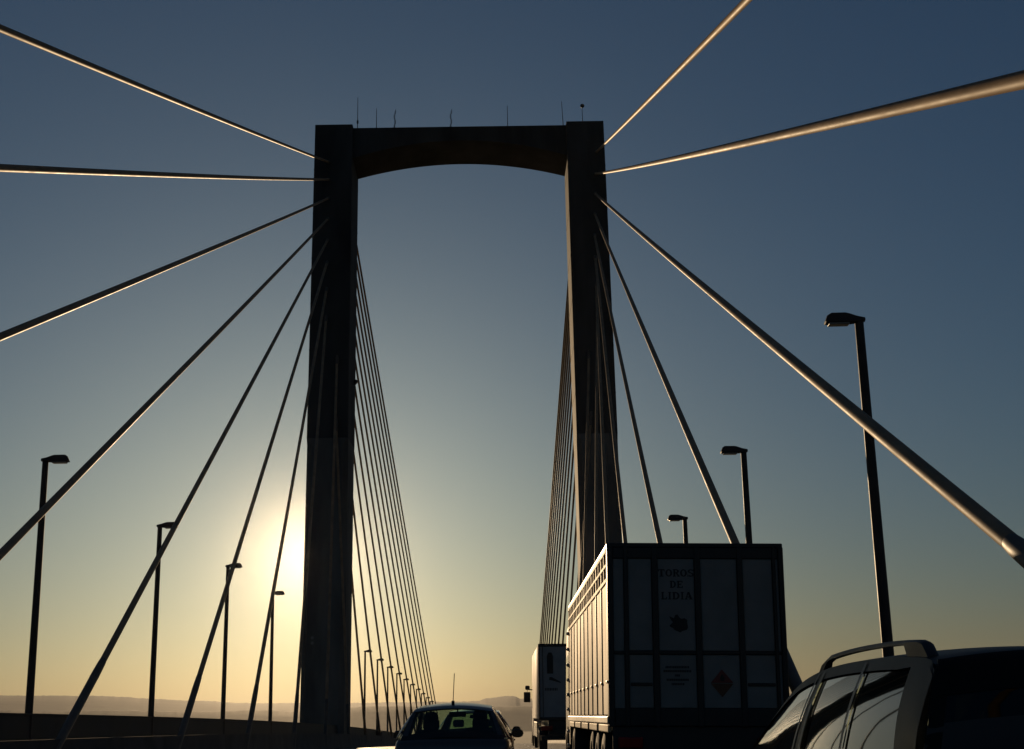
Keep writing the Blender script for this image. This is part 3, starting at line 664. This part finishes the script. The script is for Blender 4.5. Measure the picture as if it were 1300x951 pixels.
# ribbed sides with two rows of vents at the top
for sg in (-1, 1):
    xs = sg*HW
    def bx2(d0, d1): return tuple(sorted((xs-sg*d0, xs-sg*d1)))
    nb = 10; pitch = (LEN-.10)/nb
    for i in range(nb):
        y0 = .06+i*pitch
        m_ = MB(); a, b = bx2(.012, .05); m_.cbox(a, b, y0+.03, y0+pitch-.03, ZF+.10, ZR-.56, .008); part(TR, 'side_board', m_, M['truck_side'])
    for i in range(nb+1):
        y0 = .06+i*pitch
        m_ = MB(); a, b = bx2(-.004, .05); m_.box(a, b, y0-.02, y0+.02, ZF+.06, ZR-.57); part(TR, 'side_rib', m_, M['truck_frame' if i % 2 else 'truck_frame'])
        m_ = MB(); a, b = bx2(-.018, -.005); m_.cbox(a, b, y0-.03, y0+.16, 1.635, 1.675, .008); part(TR, 'side_latch', m_, M['truck_frame'])
    for z0, z1 in ((ZR-.56, ZR-.50), (ZR-.34, ZR-.29), (ZR-.13, ZR-.07)):
        m_ = MB(); a, b = bx2(-.008, .05); m_.cbox(a, b, .06, LEN, z0, z1, .006); part(TR, 'vent_rail', m_, M['truck_side'])
    for i in range(2*nb+1):                   # uprights between the vent openings
        y0 = .06+i*pitch/2; wv = .07 if i % 2 == 0 else .045
        for z0, z1 in ((ZR-.50, ZR-.34), (ZR-.29, ZR-.13)):
            m_ = MB(); a, b = bx2(.0, .045); m_.box(a, b, max(.06, y0-wv), min(LEN, y0+wv), z0+.002, z1-.002); part(TR, 'vent_upright', m_, M['truck_side'])
    m_ = MB(); a, b = bx2(-.02, .08); m_.cbox(a, b, .0, LEN, ZF-.02, ZF+.085, .015); part(TR, 'side_sill', m_, M['truck_edge'])
    for i in range(5):
        m_ = MB(); a, b = bx2(-.01, .04); m_.cbox(a, b, .05+i*2.3, 1.9+i*2.3, ZF-.14, ZF-.03, .015); part(TR, 'skirt_plate', m_, M['truck_side'])
    for z in (3.0, 2.65, 2.3, 1.97, 1.65, 1.33, .85, .55):   # marker lamps down the front corner
        m_ = MB(); x = xs+sg*.03; m_.tube([(x-sg*.05, LEN+.02, z), (x, LEN+.02, z), (x+sg*.02, LEN+.02, z)], [.04, .04, .018], 8); part(TR, 'marker_lamp', m_, M['bulb'], 50)
    for y in (1.6, 2.95, 4.3, 10.2, 13.6): wheel(TR, sg*(HW-.03), y, .48, .34, sg)
m_ = MB(); m_.box(-.5, .5, .1, 12.5, .62, ZF-.06); part(TR, 'chassis', m_, M['truck_frame'])
for a, b in ((-.62, -.02), (.1, .72)):
    m_ = MB(); m_.cbox(a, b, .06, .1, .35, 1.0, .01); part(TR, 'mud_flap', m_, M['trim'])
m_ = MB(); m_.cbox(-1.22, 1.22, .02, .055, .42, ZF-.05, .01); part(TR, 'rear_valance', m_, M['trim'])
m_ = MB(); m_.cbox(-1.2, 1.2, -.04, .015, .5, .66, .02); part(TR, 'under_run_bar', m_, M['truck_frame'])
for sg in (-1, 1):
    a, b = sorted((sg*.8, sg*1.15)); m_ = MB(); m_.cbox(a, b, -.06, .0, .75, .9, .02); part(TR, 'tail_light', m_, M['tail_red'])
# tractor cab
m_ = MB(); cab = [(LEN+.9, .55), (LEN+3.0, .55), (LEN+3.05, 1.5), (LEN+2.75, 2.75), (LEN+2.3, 3.2), (LEN+.9, 3.3)]
m_.prism(cab, lambda a, c: (-1.2, a, c), lambda a, c: (1.2, a, c)); cabp = part(TR, 'cab', m_, M['grey_paint'], 25)
m_ = MB(); m_.prism([(LEN+1.8, 1.65), (LEN+2.85, 1.65), (LEN+2.62, 2.55), (LEN+1.8, 2.6)], lambda a, c: (-1.206, a, c), lambda a, c: (-1.202, a, c)); part(cabp, 'door_window', m_, M['glass_dark'])
m_ = MB(); m_.hexa([(-1.1, LEN+3.06, 1.6), (1.1, LEN+3.06, 1.6), (1.1, LEN+3.07, 1.6), (-1.1, LEN+3.07, 1.6), (-1.05, LEN+2.8, 2.7), (1.05, LEN+2.8, 2.7), (1.05, LEN+2.81, 2.7), (-1.05, LEN+2.81, 2.7)]); part(cabp, 'windscreen', m_, M['glass_dark'])

# ---- white box lorry further on
BX = thing('box_lorry', 'tall white box lorry in front of the livestock lorry, its side glowing in the sun', 'lorry', (1.37+1.26, 52.3, deck_z(2.7, 58)+.08), (0, R(.6), 0))
HW2, L2, F2, R2_ = 1.26, 11.2, 1.28, 4.06
m_ = MB(); m_.cbox(-HW2, HW2, .0, L2, F2, R2_, .02); bxb = part(BX, 'box', m_, M['box_white'], 30)
m_ = MB(); m_.box(-HW2+.05, -.003, -.012, .01, F2+.06, R2_-.1); part(BX, 'rear_door', m_, M['box_rear'])
m_ = MB(); m_.box(.003, HW2-.05, -.012, .01, F2+.06, R2_-.1); part(BX, 'rear_door', m_, M['box_rear'])
for a, b, z0, z1 in ((-HW2-.01, -HW2+.05, F2-.03, R2_+.01), (HW2-.05, HW2+.01, F2-.03, R2_+.01), (-HW2+.05, HW2-.05, R2_-.1, R2_+.012), (-HW2+.05, HW2-.05, F2-.05, F2+.06)):
    m_ = MB(); m_.box(a, b, -.03, .03, z0, z1); part(BX, 'rear_frame', m_, M['truck_frame'])
for x in (-1.1, -.2, .2, 1.1):
    m_ = MB(); m_.tube([(x, -.03, F2), (x, -.03, R2_-.05)], .015, 6); part(BX, 'lock_rod', m_, M['lamp'])
m_ = MB(); ex = -.82                                     # tall dark rounded emblem with a line of print
m_.prism([(ex-.12, 2.95), (ex+.12, 2.95), (ex+.12, 3.6), (ex+.06, 3.74), (ex-.06, 3.74), (ex-.12, 3.6)], lambda a, c: (a, -.017, c), lambda a, c: (a, -.0125, c))
m_.prism([(ex-.04, 2.72), (ex+.05, 2.70), (ex+.4, 2.60), (ex+.4, 2.64), (ex+.06, 2.82), (ex-.03, 2.82)], lambda a, c: (a, -.0175, c), lambda a, c: (a, -.0125, c)); part(BX, 'emblem', m_, M['print'])
m_ = MB(); x = -1.02
while x < -.55:
    w_ = rnd.uniform(.03, .06); m_.box(x, x+w_, -.017, -.0125, 2.32, 2.42); x += w_+.02
part(BX, 'small_print', m_, M['print'])['kind'] = 'stuff'
m_ = MB(); m_.box(-.9, .9, .1, L2+3, .7, F2-.06); part(BX, 'chassis', m_, M['truck_frame'])
for sg in (-1, 1):
    for y in (1.4, 2.7, 9.6, 13.9): wheel(BX, sg*(HW2-.02), y, .5, .32, sg)
    a, b = sorted((sg*HW2, sg*(HW2-.04))); m_ = MB(); m_.cbox(a, b, 3.6, 8.7, .55, 1.15, .02); part(BX, 'side_guard', m_, M['truck_frame'])
    a, b = sorted((sg*.75, sg*1.2)); m_ = MB(); m_.cbox(a, b, -.06, .02, .85, 1.02, .02); part(BX, 'tail_light', m_, M['tail_red'])
    a, b = sorted((sg*1.30, sg*1.62)); m_ = MB(); m_.cbox(a, b, L2+2.55, L2+2.65, 2.02, 2.5, .03); m_.tube([(sg*1.2, L2+2.5, 2.6), (sg*1.45, L2+2.6, 2.62), (sg*1.45, L2+2.6, 2.45)], .03, 6); part(BX, 'door_mirror', m_, M['trim'], 40)
    a, b = sorted((sg*1.33, sg*1.55)); m_ = MB(); m_.cbox(a, b, L2+2.53, L2+2.67, 2.6, 2.8, .05); part(BX, 'wide_mirror', m_, M['trim'], 40)
    for z in (.92, 1.1): m_ = MB(); m_.tube([(sg*(HW2-.1), .4+z, z), (sg*(HW2+.01), .4+z, z)], .07, 8); part(BX, 'marker_lamp', m_, M['bulb'], 40)
m_ = MB(); m_.box(-1.2, 1.2, -.02, .08, .5, .68); part(BX, 'under_run_bar', m_, M['truck_frame'])
m_ = MB(); cab = [(L2+.5, .5), (L2+2.8, .5), (L2+2.85, 1.6), (L2+2.6, 3.0), (L2+2.1, 3.75), (L2+.5, 3.9)]
m_.prism(cab, lambda a, c: (-1.22, a, c), lambda a, c: (1.22, a, c)); cabp = part(BX, 'cab', m_, M['box_white'], 25)
m_ = MB(); m_.prism([(L2+1.5, 1.75), (L2+2.7, 1.75), (L2+2.5, 2.75), (L2+1.5, 2.8)], lambda a, c: (-1.226, a, c), lambda a, c: (-1.222, a, c)); part(cabp, 'door_window', m_, M['glass_dark'])

# ---- people in the hatchback
def person(label, loc, turn=0):
    me = bpy.data.meshes.new('person')
    J = {'pel': (0, 0, .0), 'bel': (0, -.04, .2), 'che': (0, -.09, .42), 'nb': (0, -.10, .54), 'nk': (0, -.09, .61), 'hd': (0, -.075, .70), 'ht': (0, -.085, .79), 'nose': (.0, .035, .69), 'chin': (0, .01, .635),
         'shl': (-.17, -.09, .50), 'ell': (-.25, .06, .27), 'wrl': (-.17, .30, .34), 'hal': (-.15, .38, .36),
         'shr': (.17, -.09, .50), 'elr': (.25, .06, .27), 'wrr': (.17, .30, .34), 'har': (.15, .38, .36),
         'kl': (-.12, .42, .08), 'fl': (-.12, .60, -.28), 'tl': (-.12, .75, -.32), 'kr': (.12, .42, .08), 'fr': (.12, .60, -.28), 'tr': (.12, .75, -.32)}
    rad = {'pel': .16, 'bel': .14, 'che': .15, 'nb': .08, 'nk': .058, 'hd': .098, 'ht': .085, 'nose': .02, 'chin': .05, 'shl': .075, 'shr': .075, 'ell': .05, 'elr': .05, 'wrl': .035, 'wrr': .035, 'hal': .04, 'har': .04, 'kl': .07, 'kr': .07, 'fl': .05, 'fr': .05, 'tl': .045, 'tr': .045}
    ks = list(J); E_ = [('pel', 'bel'), ('bel', 'che'), ('che', 'nb'), ('nb', 'nk'), ('nk', 'hd'), ('hd', 'ht'), ('hd', 'nose'), ('nk', 'chin'), ('che', 'shl'), ('shl', 'ell'), ('ell', 'wrl'), ('wrl', 'hal'), ('che', 'shr'), ('shr', 'elr'), ('elr', 'wrr'), ('wrr', 'har'), ('pel', 'kl'), ('kl', 'fl'), ('fl', 'tl'), ('pel', 'kr'), ('kr', 'fr'), ('fr', 'tr')]
    me.from_pydata([J[k] for k in ks], [(ks.index(a), ks.index(b)) for a, b in E_], [])
    o = bpy.data.objects.new('person', me); COL.link(o); o.location = loc; o.rotation_euler = (0, 0, turn)
    me.materials.append(M['cloth'])
    sk = o.modifiers.new('skin', 'SKIN'); o.modifiers.new('sub', 'SUBSURF').levels = 2; o.modifiers['sub'].render_levels = 2; sk.use_smooth_shade = True
    for i, k in enumerate(ks): me.skin_vertices[0].data[i].radius = (rad[k], rad[k])
    me.skin_vertices[0].data[0].use_root = True
    m_ = MB(); m_.tube([(0, -.09, .63), (0, -.095, .68), (0, -.095, .74), (0, -.09, .80), (0, -.085, .815)], [.06, .108, .112, .08, .02], 14)
    part(o, 'hair', m_, M['hair'], 60)
    tag(o, label, 'person', 'people in the silver car'); return o
hl = hb.location
person('person in the right front seat of the silver hatchback, head edged by sunlight', (hl.x+.36, hl.y+1.62, hl.z+.50))
person('person at the wheel of the silver hatchback, a dark shape left of its mirror', (hl.x-.36, hl.y+1.62, hl.z+.48))

# ---- haze: one even volume round everything
mb = MB(); mb.box(-13400, 13400, -13400, 13400, GZ-3, 205)
hz = single('haze', mb, None); hz['kind'] = 'stuff'
vm = bpy.data.materials.new('haze_air'); vm.use_nodes = True; nt = vm.node_tree
for n_ in list(nt.nodes): nt.nodes.remove(n_)
out = nt.nodes.new('ShaderNodeOutputMaterial'); pv = nt.nodes.new('ShaderNodeVolumePrincipled')
pv.inputs['Color'].default_value = (.85, .85, .85, 1); pv.inputs['Density'].default_value = 4.8e-5; pv.inputs['Anisotropy'].default_value = 0.0
pf = nt.nodes.new('ShaderNodeVolumePrincipled')      # the forward-scattering dust of the same air (second phase lobe)
pf.inputs['Color'].default_value = (.9, .9, .9, 1); pf.inputs['Density'].default_value = 2.6e-6; pf.inputs['Anisotropy'].default_value = 0.962
ad = nt.nodes.new('ShaderNodeAddShader'); nt.links.new(pv.outputs[0], ad.inputs[0]); nt.links.new(pf.outputs[0], ad.inputs[1])
nt.links.new(ad.outputs[0], out.inputs['Volume']); hz.data.materials.append(vm)
